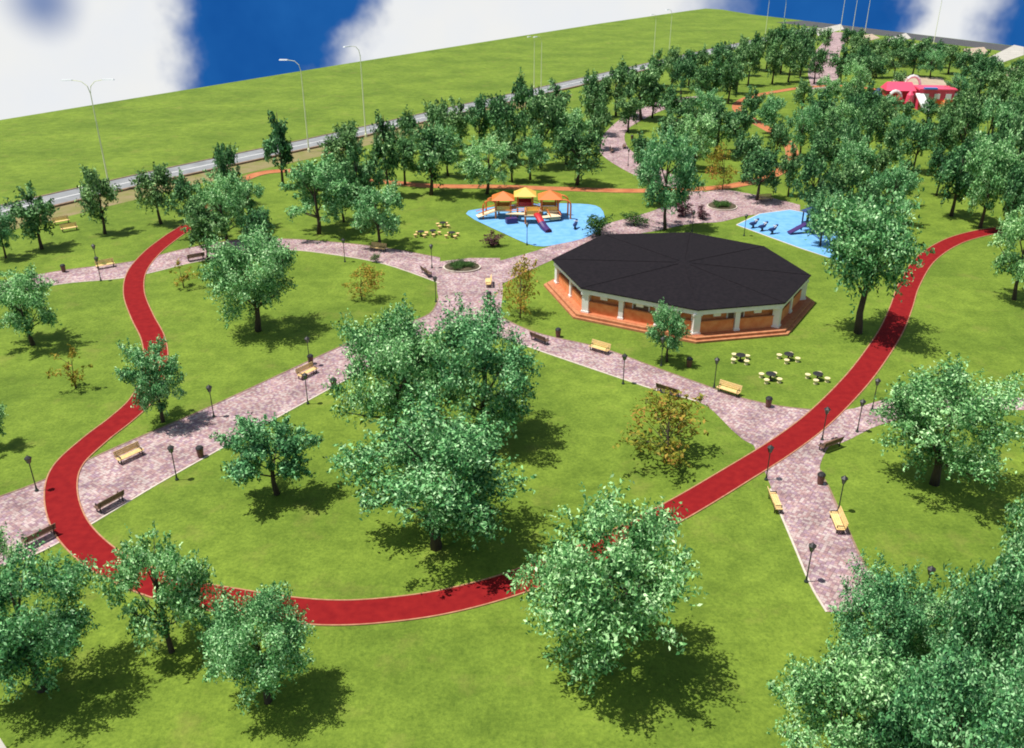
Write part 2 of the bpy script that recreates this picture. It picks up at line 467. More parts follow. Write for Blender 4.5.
# west avenue: left edge of the photo to the small square
U, L = path('path', [(-120, 545), (-40, 510), (0, 497), (45, 480), (120, 446), (215, 405), (345, 345), (395, 327), (430, 314), (439, 298)],
            [(-120, 640), (-40, 580), (30, 556), (85, 527), (130, 500), (185, 468), (330, 388), (410, 345), (480, 312)], .008)
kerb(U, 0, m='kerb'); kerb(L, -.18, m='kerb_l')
# square north of the big trees
sheet('path', [G(*p) for p in [(436, 262), (470, 258), (500, 258), (503, 290), (500, 318), (470, 330), (442, 318), (437, 290)]], .012, M['paver'])
# lane running west from the square
U, L = path('path', [(-80, 300), (0, 283), (60, 271), (130, 262), (185, 249), (230, 241), (280, 239), (330, 242), (385, 248), (440, 258)],
            [(-80, 318), (0, 297), (60, 284), (130, 277), (190, 263), (235, 255), (285, 250), (330, 254), (385, 264), (440, 283)], .016)
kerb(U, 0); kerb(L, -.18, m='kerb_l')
# avenue running south east past the pavilion
U, L = path('path', [(480, 306), (530, 331), (600, 348), (650, 366), (700, 384), (740, 398), (790, 408), (845, 410), (900, 398), (1024, 398), (1100, 400)],
            [(470, 325), (530, 347), (600, 371), (660, 391), (705, 405), (755, 446), (830, 446), (880, 425), (940, 412), (1024, 410), (1100, 412)], .020)
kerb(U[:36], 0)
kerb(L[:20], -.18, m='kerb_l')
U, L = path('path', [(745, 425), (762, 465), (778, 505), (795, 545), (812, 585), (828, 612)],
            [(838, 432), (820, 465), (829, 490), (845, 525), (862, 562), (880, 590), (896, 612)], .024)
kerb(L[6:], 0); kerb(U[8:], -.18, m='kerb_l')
# walks behind the pavilion and towards the back
path('path', [(495, 262), (545, 248), (600, 226), (650, 212), (690, 196), (720, 190), (745, 193), (780, 200), (800, 205)],
     [(500, 285), (548, 262), (600, 240), (650, 232), (690, 224), (720, 222), (745, 216), (770, 214), (800, 212)], .028)
path('path', [(690, 196), (655, 182), (628, 172), (600, 152), (606, 132), (632, 112), (665, 100), (700, 96)],
     [(712, 196), (668, 172), (645, 160), (627, 146), (627, 130), (650, 116), (672, 107), (700, 101)], .032)
path('path', [(812, 90), (808, 70), (815, 52), (826, 40), (832, 32)], [(835, 90), (840, 70), (840, 52), (846, 42), (850, 33)], .036)

# the red lane
rl = [(1150, 222), (1060, 225), (1010, 229), (978, 234), (950, 243), (925, 260), (909, 285), (901, 308), (890, 333), (868, 366), (845, 393), (815, 422),
      (780, 448), (735, 476), (690, 503), (655, 522), (600, 550), (550, 570), (500, 588), (440, 603), (380, 611), (330, 613), (280, 609),
      (230, 601), (180, 592), (130, 574), (95, 553), (70, 525), (61, 493), (68, 466), (95, 440), (122, 419), (142, 400), (151, 382), (156, 360),
      (153, 338), (142, 316), (134, 293), (137, 272), (152, 253), (172, 237), (194, 222), (212, 202), (238, 182), (270, 172), (320, 172), (370, 180), (430, 186), (500, 187),
      (560, 189), (640, 191), (725, 187), (775, 174), (792, 155), (782, 138), (755, 122), (737, 108), (748, 98), (775, 92), (810, 87), (850, 86), (890, 92)]
rp = catmull([G(*p) for p in rl], 8)
LW = 1.22
cut = rl.index((212, 202)) * 8
tag(ribbon('bicycle_lane', rp[:cut + 1], LW, -LW, .050, M['lane']), kind='structure')
tag(ribbon('track', rp[cut:], LW, -LW, .050, M['lane_o']), kind='structure')
tag(ribbon('kerb', rp, LW + .11, LW, .085, M['tan'], .085), kind='structure')
tag(ribbon('kerb', rp, -LW, -LW - .11, .085, M['tan'], .085), kind='structure')
sheet('pavement', [G(-60, 735), G(0, 738), G(14, 760), G(-60, 790)], .02, M['slab'])

# rubber play surfaces
pad1 = [(466, 214), (488, 208), (530, 204), (580, 204), (600, 208), (604, 222), (590, 236), (560, 244), (535, 246), (505, 234)]
pad2 = [(737, 225), (760, 214), (790, 210), (822, 216), (846, 240), (845, 263), (800, 248)]
sheet('play_surface', catmull([G(*p) for p in pad1], 3, True), .044, M['rubber'])
sheet('play_surface', [G(*p) for p in pad2], .044, M['rubber'])
kerb([G(*p) for p in pad2 + pad2[:1]], 0, .2, 'kerb_l')

# ------------------------------------------------------------------ pavilion
EH = 3.7
roof_px = [(552, 260), (581, 289), (698, 311), (785, 304), (811, 276), (764, 247), (690, 233), (603, 235)]
rv = [G(x, y, EH) for x, y in roof_px]
cen = sum(rv, Vector((0, 0, 0))) / len(rv); cen.z = 0
pav = empty('pavilion', cen)
tag(pav, 'octagonal pavilion with dark hipped roof, white columns and orange brick walls', 'pavilion')
def ring(s, z=0.0): return [Vector(((p.x - cen.x) * s, (p.y - cen.y) * s, z)) for p in rv]
roof = MB()
ro, ri = ring(1.0), ring(.06)
n = 8
vs = [(p.x, p.y, EH + .12) for p in ro] + [(p.x, p.y, EH + .6) for p in ri] + [(p.x, p.y, EH) for p in ro]
fs = [(i, (i + 1) % n, n + (i + 1) % n, n + i) for i in range(n)] + [tuple(range(n, 2 * n))] + [tuple(range(2 * n, 3 * n))[::-1]]
fs += [(2 * n + i, 2 * n + (i + 1) % n, (i + 1) % n, i) for i in range(n)]
roof.add(vs, fs)
roof = roof.build('roof', M['roof'], pav)
hips = MB()
for i in range(n):
    hips.tube([(ro[i].x, ro[i].y, EH + .14), (ri[i].x, ri[i].y, EH + .62)], .035, 6)
hips.build('hip_cap', M['roof'], roof)
fa = MB()
a, b = ring(.985), ring(.955)
vs = [(p.x, p.y, z) for z in (EH - .62, EH - .02) for p in a] + [(p.x, p.y, z) for z in (EH - .62, EH - .02) for p in b]
fs = []
for i in range(n):
    j = (i + 1) % n
    fs += [(i, j, n + j, n + i), (2 * n + j, 2 * n + i, 3 * n + i, 3 * n + j), (j, i, 2 * n + i, 2 * n + j), (n + i, n + j, 3 * n + j, 3 * n + i)]
fa.add(vs, fs); fa.build('fascia', M['white'], pav)
MB().prism([tuple(p) for p in ring(1.062)], 0.0, .26).build('step', M['brick_d'], pav)
MB().prism([tuple(p) for p in ring(1.035)], 0.0, .56).build('plinth', M['brick_d'], pav)
MB().prism([tuple(p) for p in ring(1.0)], 0.3, .60).build('floor', M['floor'], pav)
inner = ring(.945)
for i in range(n):
    p, q = inner[i], inner[(i + 1) % n]
    L = (q - p).length; k = max(1, round(L / 5.5))
    ang = math.atan2(q.y - p.y, q.x - p.x)
    for s in range(k):
        A = p.lerp(q, s / k); B = p.lerp(q, (s + 1) / k)
        c = MB(); 
        wide = .85 if s == 0 else .58
        c.box(A.x, A.y, (.54 + EH - .5) / 2, wide, wide, EH - .5 - .54, ang)
        c.box(A.x, A.y, .68, wide + .16, wide + .16, .28, ang)
        c.box(A.x, A.y, EH - .66, wide + .2, wide + .2, .28, ang)
        c.build('column', M['white'], pav)
        mid = (A + B) / 2; ll = (B - A).length - .75
        MB().box(mid.x, mid.y, 1.28, ll, .24, 1.46, ang).build('wall', M['brick'], pav)
        MB().box(mid.x, mid.y, 2.05, ll, .34, .08, ang).build('rail', M['brick_d'], pav)
        MB().box(mid.x, mid.y, EH - .85, .9, .22, .62, ang).build('hanging_panel', M['white'], pav)
core = ring(.915)
MB().prism([tuple(p) for p in core], .54, EH - .02).build('inner_wall', M['brick'], pav)
for i in (0, 1, 2):
    p, q = core[i], core[(i + 1) % n]; ang = math.atan2(q.y - p.y, q.x - p.x)
    m_ = (p + q) / 2; out = m_.normalized() * .05
    fr = MB().box(m_.x + out.x, m_.y + out.y, 1.65, 2.2, .12, 2.2, ang).build('door', M['white'], pav)
    MB().box(m_.x + out.x * 2.6, m_.y + out.y * 2.6, 1.65, 1.9, .06, 1.95, ang).build('door_leaf', M['wood_d'], fr)

# ------------------------------------------------------------------ trees
def crown_mesh(name, seed, m, R=.5, z0=.16, z1=1.0, nclump=34, nleaf=8000, leaf=.034, taper=0.0, crad=(.26, .42), bias=.5):
    rg = np.random.default_rng(seed)
    a = (z1 - z0) / 2; zc = (z1 + z0) / 2
    cs = []; rs = []
    for i in range(nclump):
        d = rg.normal(size=3); d /= np.linalg.norm(d)
        cr_ = rg.uniform(0, 1) ** 1.3 * (crad[1] - crad[0]) * R + crad[0] * R
        r = rg.uniform(.2, 1) ** .5 * rg.uniform(.78, 1.06)
        p = d * r * np.array([R - cr_ * .7, R - cr_ * .7, a - cr_ * .6])
        t = (p[2] / a + 1) / 2
        p[:2] *= (1 - taper * t)
        if t < .25: p[:2] *= .82 + t * .7
        p[2] += zc
        cs.append(p); rs.append(cr_ * (1 - .35 * taper * t))
    cs = np.array(cs); rs = np.array(rs)
    w = rs ** 2; w /= w.sum()
    idx = rg.choice(nclump, size=nleaf, p=w)
    d = rg.normal(size=(nleaf, 3)); d /= np.linalg.norm(d, axis=1)[:, None]
    rad = rg.uniform(.15, 1, nleaf) ** .55 * rg.normal(1, .17, nleaf)
    pos = cs[idx] + d * (rs[idx] * rad)[:, None] * np.array([1, 1, .78])
    nt_ = max(20, nleaf // 60); ti = rg.choice(nleaf, size=nt_ * 14, replace=False)
    tc_ = rg.choice(nclump, size=nt_, p=w)
    td = cs[tc_] - np.array([0, 0, zc]); td /= (np.linalg.norm(td, axis=1)[:, None] + 1e-6)
    td = td + rg.normal(size=(nt_, 3)) * .45 + np.array([0, 0, .15]); td /= np.linalg.norm(td, axis=1)[:, None]
    tl = rg.uniform(.9, 1.5, nt_) * rs[tc_] + .02
    k = np.repeat(np.arange(nt_), 14); ff = np.tile(np.linspace(.45, 1, 14), nt_)
    pos[ti] = cs[tc_][k] + td[k] * (tl[k] * ff)[:, None] + rg.normal(size=(nt_ * 14, 3)) * leaf * .35
    ctint = rg.uniform(0, 1, nclump)
    tint = np.clip(.42 * ctint[idx] + .66 * rg.uniform(0, 1, nleaf) ** 1.2 - .04, 0, 1)
    nrm = d * .7 + rg.normal(size=(nleaf, 3)) * .75 + np.array([0, 0, .45]); nrm /= np.linalg.norm(nrm, axis=1)[:, None]
    t1 = np.cross(nrm, rg.normal(size=(nleaf, 3))); t1 /= np.linalg.norm(t1, axis=1)[:, None]
    t2 = np.cross(nrm, t1)
    ln = leaf * rg.uniform(.55, 1.35, nleaf); wd = ln * rg.uniform(.32, .55, nleaf)
    V = np.empty((nleaf, 4, 3))
    V[:, 0] = pos - t1 * ln[:, None] * .5
    V[:, 1] = pos + t2 * wd[:, None] * .5 + nrm * (ln * .08)[:, None]
    V[:, 2] = pos + t1 * ln[:, None] * .5 - nrm * (ln * .12)[:, None]
    V[:, 3] = pos - t2 * wd[:, None] * .5 + nrm * (ln * .08)[:, None]
    me = bpy.data.meshes.new(name)
    me.vertices.add(nleaf * 4); me.vertices.foreach_set('co', V.ravel())
    me.loops.add(nleaf * 4); me.loops.foreach_set('vertex_index', np.arange(nleaf * 4))
    me.polygons.add(nleaf); me.polygons.foreach_set('loop_start', np.arange(0, nleaf * 4, 4))
    me.polygons.foreach_set('loop_total', np.full(nleaf, 4))
    at = me.attributes.new('leaf_tint', 'FLOAT', 'FACE'); at.data.foreach_set('value', tint.astype(np.float32))
    me.update(calc_edges=True); me.validate()
    me.materials.append(m)
    return me, cs
def trunk_mb(cs, seed, r=.028, top=.72, fork=.2, nlimb=10):
    rg = random.Random(seed); mb = MB()
    pts = []; x = y = 0
    for k in range(6):
        pts.append((x, y, top * k / 5)); x += rg.uniform(-.018, .018); y += rg.uniform(-.018, .018)
    mb.tube(pts, [r * 1.35, r, r * .82, r * .6, r * .42, r * .2], 7)
    order = sorted(range(len(cs)), key=lambda i: rg.random())[:nlimb]
    for i in order:
        c = cs[i]; z = max(fork, min(top * .85, c[2] * rg.uniform(.45, .75)))
        k = z / top * 5; i0 = min(4, int(k)); f = k - i0
        s = Vector(pts[i0]).lerp(Vector(pts[i0 + 1]), f)
        e = Vector(c); m_ = s.lerp(e, .5) + Vector((0, 0, -.02 + rg.uniform(-.01, .03)))
        mb.tube([s, m_, e], [r * .42, r * .28, r * .1], 5)
    return mb
def make_tree(name, cat, seed, m, **kw):
    tk = kw.pop('trunk', {})
    me, cs = crown_mesh('crown', seed, m, **kw)
    root = empty(name, (0, 0, -500)); tag(root, 'tree', cat)
    trunk_mb(cs, seed, **tk).build('trunk', M['bark'], root, True)
    c = bpy.data.objects.new('crown', me); col.objects.link(c); c.parent = root
    return root
K = {}
for i in range(4):
    K['L%d' % i] = Kind(make_tree('broadleaf_tree', 'tree', 11 + i, M['leaf_light'], nclump=84, nleaf=22000, leaf=.026, z0=.08, crad=(.09, .29), trunk=dict(r=.026)))
K['T0'] = Kind(make_tree('broadleaf_tree', 'tree', 25, M['leaf_light'], nclump=50, nleaf=12000, leaf=.034, z0=.27, crad=(.14, .34), trunk=dict(r=.030, fork=.26)))
for i in range(3):
    K['M%d' % i] = Kind(make_tree('broadleaf_tree', 'tree', 31 + i, M['leaf_light'], nclump=48, nleaf=10500, leaf=.036, z0=.10, crad=(.10, .30), trunk=dict(r=.024)))
for i in range(5):
    K['D%d' % i] = Kind(make_tree('broadleaf_tree', 'tree', 51 + i, M['leaf_dark'], nclump=30, nleaf=3600, leaf=.056, z0=.16, taper=.32, crad=(.12, .36), trunk=dict(r=.026, fork=.28)))
for i in range(2):
    K['C%d' % i] = Kind(make_tree('conical_tree', 'tree', 71 + i, M['leaf_dark'], nclump=30, nleaf=3200, leaf=.062, z0=.12, taper=.75, crad=(.16, .28), trunk=dict(r=.024, top=.95)))
K['S0'] = Kind(make_tree('sparse_shrub', 'shrub', 91, M['leaf_olive'], nclump=26, nleaf=1500, leaf=.050, z0=.0, crad=(.2, .36), trunk=dict(r=.012, fork=.05, nlimb=16)))
K['S1'] = Kind(make_tree('sparse_shrub', 'shrub', 92, M['leaf_olive'], nclump=10, nleaf=420, leaf=.085, z0=.10, crad=(.2, .34), trunk=dict(r=.018, fork=.05, nlimb=9)))
K['P0'] = Kind(make_tree('purple_shrub', 'shrub', 95, M['leaf_purple'], nclump=12, nleaf=1000, leaf=.09, z0=.04, crad=(.3, .5), trunk=dict(r=.02, fork=.05, nlimb=8)))
K['B0'] = Kind(make_tree('low_bush', 'bush', 97, M['leaf_hedge'], nclump=14, nleaf=1500, leaf=.07, z0=.0, crad=(.3, .5), trunk=dict(r=.02, fork=.05, nlimb=6)))

rnd = random.Random(5)
def tree(bx, by, ty, hw, kind, label, group=None, hf=.95):
    p = G(bx, by)
    h = height_to(p, ty) * hf
    w = 2 * hw * mpp(p, h * .5) / .96
    p.z = 0
    return K[kind].place(p, rnd.uniform(0, 6.28), (w, w, h), label, group)

near = [
 (42, 690, 540, 72, 'L0', 'large pale green tree at the lower left with a wide shadow before it'),
 (-2, 640, 512, 48, 'L1', 'tree cut by the left edge, behind the large lower left tree'),
 (172, 652, 522, 48, 'M0', 'slim tree just right of the red lane end at lower left'),
 (268, 702, 581, 58, 'L2', 'tree standing in front of the red lane on the lower edge, left of centre'),
 (602, 668, 486, 94, 'L3', 'biggest pale tree covering the red lane bend, bottom centre'),
 (436, 548, 401, 90, 'L0', 'large pale tree in front of the pair in the middle of the lawn'),
 (398, 446, 292, 62, 'L2', 'left tree of the big pair below the paved square'),
 (484, 440, 296, 64, 'L1', 'right tree of the big pair below the paved square'),
 (277, 494, 402, 50, 'M1', 'medium tree alone on the lawn just below the left avenue'),
 (258, 331, 217, 50, 'L3', 'dark dense tree on the lawn above the left avenue'),
 (163, 422, 328, 34, 'M2', 'narrow tree covering the kink of the red lane on the left'),
 (33, 345, 260, 37, 'M0', 'round tree on the left lawn with shadow at its foot'),
 (-10, 450, 388, 23, 'M1', 'small tree half out of the photo at the left edge'),
 (934, 484, 356, 72, 'L2', 'large pale tree right of the lane crossing with brown shadow beneath'),
 (868, 690, 558, 54, 'L2', 'dark tree at the lower end of the paved avenue'),
 (962, 732, 535, 66, 'L0', 'tall pale tree in the lower right thicket behind the front two'),
 (1022, 640, 470, 52, 'L3', 'tree cut by the right edge at the top of the lower right thicket'),
 (822, 800, 648, 72, 'L1', 'leftmost tree of the lower right thicket, cut by the lower edge'),
 (922, 835, 640, 82, 'L2', 'middle front tree of the lower right thicket'),
 (1030, 810, 590, 72, 'L3', 'tree filling the lower right corner'),
 (1014, 300, 190, 35, 'M0', 'tree at the right edge beside the bend of the red lane'),
 (858, 333, 176, 54, 'T0', 'tall tree with long bare trunk between pavilion and red lane'),
 (667, 362, 296, 22, 'M1', 'small tree in front of the pavilion wall'),
 (905, 660, 590, 40, 'L1', 'smaller tree filling the thicket behind the dark one by the path end'),
 (990, 700, 560, 60, 'L3', 'pale tree in the thicket between the tall one and the corner tree'),
 (880, 770, 660, 56, 'L0', 'low pale tree in the thicket just below the path end tree'),
 (224, 656, 598, 24, 'M2', 'small tree squeezed between the slim tree and the one on the lower edge'),
 (1036, 470, 395, 26, 'M2', 'tree mostly out of frame at the right edge beside the branch path'),
]
for t in near: tree(*t)
shr = [
 (664, 462, 392, 58, 'S0', 'wide sparse olive and rust shrub on the lawn below the avenue'),
 (520, 318, 250, 26, 'S0', 'sparse reddish shrub between the paved square and the pavilion'),
 (362, 300, 258, 22, 'S0', 'sparse rust shrub on the lawn below the west lane'),
 (76, 388, 345, 20, 'S1', 'small thin olive sapling on the left lawn'),
 (184, 288, 262, 16, 'S1', 'tiny thin sapling inside the curve of the red lane'),
 (494, 246, 230, 12, 'P0', 'low dark red shrub at the corner of the blue play surface'),
 (682, 216, 194, 13, 'P0', 'taller purple shrub on the round square behind the pavilion'),
 (702, 219, 205, 9, 'P0', 'lower purple shrub beside the green bed behind the pavilion'),
 (376, 262, 252, 6, 'B0', 'small green bush beside the west lane'),
 (600, 236, 212, 20, 'B0', 'round bright bush at the right end of the blue play surface'),
 (634, 226, 212, 16, 'B0', 'bush behind the far left corner of the pavilion roof'),
]
for t in shr:
    tree(*t[:5], t[5])

def ordinal(i):
    w = ['first', 'second', 'third', 'fourth', 'fifth', 'sixth', 'seventh', 'eighth', 'ninth', 'tenth', 'eleventh', 'twelfth', 'thirteenth',
         'fourteenth', 'fifteenth', 'sixteenth', 'seventeenth', 'eighteenth', 'nineteenth', 'twentieth', 'twenty-first', 'twenty-second', 'twenty-third',
         'twenty-fourth', 'twenty-fifth', 'twenty-sixth', 'twenty-seventh', 'twenty-eighth', 'twenty-ninth', 'thirtieth']
    return w[i]
clusters = [
 ('beside the left stretch of grey road', 'trees beside the grey road', [
  (42, 249, 180, 25, 'D0'), (105, 234, 162, 21, 'D1'), (161, 224, 157, 21, 'D2'), (196, 236, 168, 23, 'D3'),
  (229, 248, 164, 28, 'M0'), (232, 205, 139, 16, 'D4'), (283, 186, 106, 20, 'C0'), (319, 234, 148, 33, 'M1'), (208, 262, 196, 24, 'D1'), (250, 230, 176, 20, 'M1'), (262, 262, 200, 20, 'D2'), (6, 258, 200, 16, 'M2')]),
 ('between west lane and far field', 'trees behind the west lane', [
  (343, 185, 124, 20, 'D2'), (380, 247, 176, 26, 'M2'), (360, 222, 132, 25, 'D0'), (388, 196, 108, 21, 'C1'), (412, 168, 106, 17, 'D3'),
  (431, 195, 120, 27, 'D1'), (438, 158, 96, 17, 'D4'), (461, 148, 94, 17, 'D0'), (344, 222, 160, 18, 'M0'), (405, 185, 130, 18, 'D2'), (448, 176, 118, 17, 'M1'), (352, 168, 118, 14, 'D4')]),
 ('behind the orange play tower', 'trees behind the orange play tower', [
  (480, 150, 92, 16, 'D1'), (487, 194, 132, 25, 'M0'), (503, 162, 84, 20, 'D2'), (524, 150, 68, 18, 'D3'), (541, 168, 84, 24, 'D4'), (556, 132, 76, 18, 'D0'),
  (566, 165, 98, 22, 'M2'), (577, 185, 116, 27, 'D2'), (590, 135, 68, 17, 'D1'), (616, 116, 56, 17, 'D3'), (641, 120, 62, 22, 'D4'),
  (600, 118, 72, 14, 'D2'), (628, 132, 84, 15, 'D0'), (652, 118, 76, 15, 'D2'), (668, 124, 84, 13, 'D1'), (600, 150, 100, 14, 'D1'), (530, 180, 130, 18, 'M1'), (512, 182, 122, 15, 'D0')]),
 ('of the far row', 'trees in the far row', [
  (656, 86, 50, 13, 'D0'), (671, 92, 48, 14, 'D1'), (688, 88, 47, 14, 'D2'), (704, 90, 47, 15, 'D3'), (720, 84, 42, 13, 'D4'), (728, 104, 50, 14, 'D0'),
  (742, 76, 37, 13, 'D1'), (754, 70, 33, 12, 'C0'), (766, 72, 25, 13, 'D2'), (780, 74, 22, 14, 'D3'), (793, 72, 24, 13, 'D4'), (806, 68, 27, 11, 'D1'),
  (700, 106, 62, 15, 'D2'), (681, 100, 58, 13, 'D4'), (713, 100, 56, 14, 'D0'), (736, 94, 48, 14, 'D3'), (814, 84, 46, 11, 'D2'), (824, 54, 30, 8, 'D4'), (748, 86, 42, 13, 'D4'), (772, 84, 38, 13, 'D0'), (788, 82, 36, 13, 'D3'), (800, 78, 34, 12, 'D0')]),
 ('around the purple shrubs', 'grove behind the pavilion', [
  (665, 230, 118, 27, 'M0'), (652, 205, 130, 18, 'M1'), (674, 158, 98, 21, 'D0'), (694, 170, 104, 20, 'M2'), (714, 158, 96, 22, 'D1'),
  (737, 152, 104, 19, 'D3'), (757, 200, 138, 24, 'D2'), (744, 182, 130, 17, 'D4'), (688, 138, 92, 15, 'D2'), (722, 190, 140, 15, 'S0'), (772, 136, 92, 17, 'M1'), (752, 122, 84, 13, 'D0'), (706, 128, 84, 16, 'M2'), (774, 166, 118, 13, 'D4'), (640, 178, 130, 14, 'D3')]),
 ('above the small blue surface', 'dense grove right of the pavilion', [
  (801, 112, 78, 14, 'D1'), (816, 134, 84, 20, 'D0'), (800, 158, 98, 18, 'M0'), (838, 152, 96, 21, 'M1'), (818, 190, 118, 23, 'D2'), (806, 226, 142, 22, 'D3'),
  (838, 222, 158, 26, 'D4'), (850, 200, 128, 22, 'M2'), (866, 160, 98, 20, 'D2'), (788, 196, 138, 14, 'D0'), (820, 246, 184, 18, 'M2'), (862, 242, 178, 24, 'D1'),
  (886, 226, 158, 26, 'M1'), (884, 178, 118, 18, 'D3'), (846, 120, 82, 14, 'D4'), (864, 122, 78, 14, 'D0'), (826, 108, 72, 14, 'M2'), (842, 176, 116, 18, 'D4'), (870, 200, 142, 18, 'D2'),
  (900, 206, 152, 18, 'D0'), (822, 160, 106, 16, 'D3'), (852, 138, 88, 15, 'D2'), (880, 142, 96, 15, 'D1')]),
 ('right of the red playhouse', 'trees below the far playhouse', [
  (912, 172, 116, 20, 'D4'), (898, 148, 112, 13, 'M0'), (951, 216, 128, 29, 'D0'), (980, 228, 118, 29, 'M2'), (934, 166, 112, 16, 'D1'), (958, 168, 92, 20, 'D3'),
  (982, 168, 92, 22, 'M0'), (1008, 196, 104, 26, 'D4'), (1020, 168, 88, 22, 'D2'), (968, 134, 72, 18, 'D0'), (992, 136, 74, 18, 'D1'), (1014, 132, 70, 19, 'M1'),
  (1022, 232, 148, 22, 'M0'), (966, 196, 132, 20, 'M1'), (1003, 236, 160, 20, 'D1'), (990, 190, 120, 20, 'D2'), (1028, 210, 126, 22, 'D3'), (946, 148, 86, 16, 'D0'), (1004, 158, 92, 18, 'D4'), (936, 196, 140, 16, 'D2')]),
 ('before the dark far road', 'back row before the dark road', [
  (840, 84, 42, 14, 'D0'), (852, 66, 34, 11, 'D1'), (866, 72, 33, 13, 'D2'), (880, 64, 36, 11, 'D3'), (892, 66, 34, 12, 'D4'), (906, 64, 37, 12, 'D0'),
  (920, 68, 36, 13, 'D1'), (934, 68, 40, 12, 'D3'), (948, 74, 42, 13, 'D2'), (962, 88, 47, 15, 'D4'), (978, 100, 56, 16, 'D1'), (996, 104, 60, 17, 'D0'),
  (1014, 104, 64, 16, 'D3'), (868, 92, 52, 14, 'D4'), (852, 100, 56, 13, 'M0'), (1020, 86, 54, 12, 'D2'), (956, 108, 72, 13, 'M1'), (860, 82, 44, 12, 'D1'), (876, 78, 44, 12, 'D0'), (894, 78, 46, 12, 'D3'),
  (912, 76, 46, 12, 'D2'), (930, 78, 47, 12, 'M0'), (884, 120, 92, 13, 'M2'), (926, 124, 98, 12, 'D1'), (896, 96, 70, 9, 'D4'), (902, 126, 100, 12, 'D3'), (944, 128, 98, 14, 'D0'), (846, 50, 26, 9, 'D2'), (856, 52, 28, 9, 'D3'), (974, 82, 48, 13, 'D0'), (990, 88, 52, 13, 'D2')]),
]
bands = []
for desc, grp, lst in clusters:
    if len(lst) <= 12: bands.append(('', desc, grp, lst)); continue
    by_depth = sorted(lst, key=lambda t: -t[1]); k3 = 2 if len(lst) < 20 else 3
    for b_i in range(k3):
        part = by_depth[b_i * len(lst) // k3:(b_i + 1) * len(lst) // k3]
        word = (['nearer', 'farther'] if k3 == 2 else ['front', 'middle', 'rear'])[b_i]
        bands.append((word + ' ', desc, grp, part))
for word, desc, grp, lst in bands:
    lst = sorted(lst)
    for i, (bx, by, ty, hw, k) in enumerate(lst):
        fat = 1.02 if ('blue surface' in desc or 'playhouse' in desc) else 1.15
        tree(bx, by, ty - (5 if 'far row' in desc else 2), hw * fat, k, '%s from the left of the %strees %s' % (ordinal(i), word, desc), grp)

# low oval flower beds
def bed(x, y, hw, hh, label):
    c = G(x, y); a = (G(x + hw, y) - c).length; b_ = (G(x, y - hh) - G(x, y + hh)).length / 2
    r = empty('flower_bed', c); tag(r, label, 'flower bed')
    el = [(a * math.cos(t), b_ * math.sin(t)) for t in [k * math.tau / 28 for k in range(28)]]
    MB().prism(el, 0, .22).build('edging', M['kerb_l'], r)
    MB().prism([(p[0] * .92, p[1] * .92) for p in el], .1, .30).build('soil', M['soil'], r)
    rg = np.random.default_rng(int(x)); me, _ = crown_mesh('hedge', int(x), M['leaf_hedge'], nclump=40, nleaf=3500, leaf=.045, z0=.0, z1=.32, crad=(.18, .3))
    o = bpy.data.objects.new('hedge', me); col.objects.link(o); o.parent = r; o.scale = (a * 1.75, b_ * 1.75, 2.6); o.location = (0, 0, .2)
bed(462, 268, 19, 5, 'oval green planting bed at the head of the paved square')
bed(722, 207, 15, 4, 'oval green planting bed behind the pavilion')

# ------------------------------------------------------------------ street lamps
def make_street_lamp(arms):
    r = empty('street_lamp'); tag(r, 'street lamp', 'street lamp')
    mb = MB().tube([(0, 0, 0), (0, 0, .55), (0, 0, .8), (0, 0, 15.2)], [.26, .26, .13, .07], 8); mb.build('pole', M['post'], r)
    for s in arms:
        MB().tube([(0, 0, 15.0), (s * .25, 0, 16.1), (s * 1.0, 0, 16.8), (s * 2.3, 0, 17.0)], [.07, .06, .05, .05], 6).build('arm', M['post'], r)
        h = MB(); h.prism([(s * 2.2 - .1, -.18), (s * 3.9, -.26), (s * 3.9, .26), (s * 2.2 - .1, .18)][::s], 16.92, 17.12,
                          [(s * 2.2 - .1, -.10), (s * 3.8, -.16), (s * 3.8, .16), (s * 2.2 - .1, .10)][::s])
        h.build('lamp_head', M['steel'], r)
    return Kind(r)
SL1, SL2 = make_street_lamp([-1]), make_street_lamp([1, -1])
for bx, by, ty, k, rz, lb in [
    (110, 190, 80, SL2, .1, 'tall two armed street lamp at the left, against the white cloud'),
    (309, 152, 60, SL1, -.05, 'tall street lamp with bright head bent left against the blue sky'),
    (366, 137, 45, SL1, .9, 'slim street lamp at the border of blue sky and white cloud'),
    (541, 96, 36, SL1, .9, 'street lamp right of centre standing before the far green field'),
    (534, 88, 36, SL1, .9, 'thin street lamp close beside the one before the middle of the field'),
    (653, 66, 14, SL1, .9, 'left street lamp of the pair crossing the far end of the field'),
    (668, 68, 9, SL1, .9, 'right street lamp of the pair crossing the far end of the field'),
    (764, 46, -4, SL1, .9, 'street lamp left of two at the far corner of the field'),
    (781, 44, -2, SL1, .9, 'street lamp right of two at the far corner of the field'),
    (840, 32, -12, SL1, .6, 'leftmost of three close street lamps over the far trees'),
    (851, 40, -8, SL1, .6, 'middle one of three close street lamps over the far trees'),
    (864, 38, -8, SL1, .6, 'rightmost of three close street lamps over the far trees'),
    (933, 46, -4, SL1, .6, 'lone white street lamp before the small cloud at the right')]:
    p = G(bx, by); s = height_to(p, ty) / 17.0
    k.place(p, rz, (s, s, s), lb, 'tall street lamps')

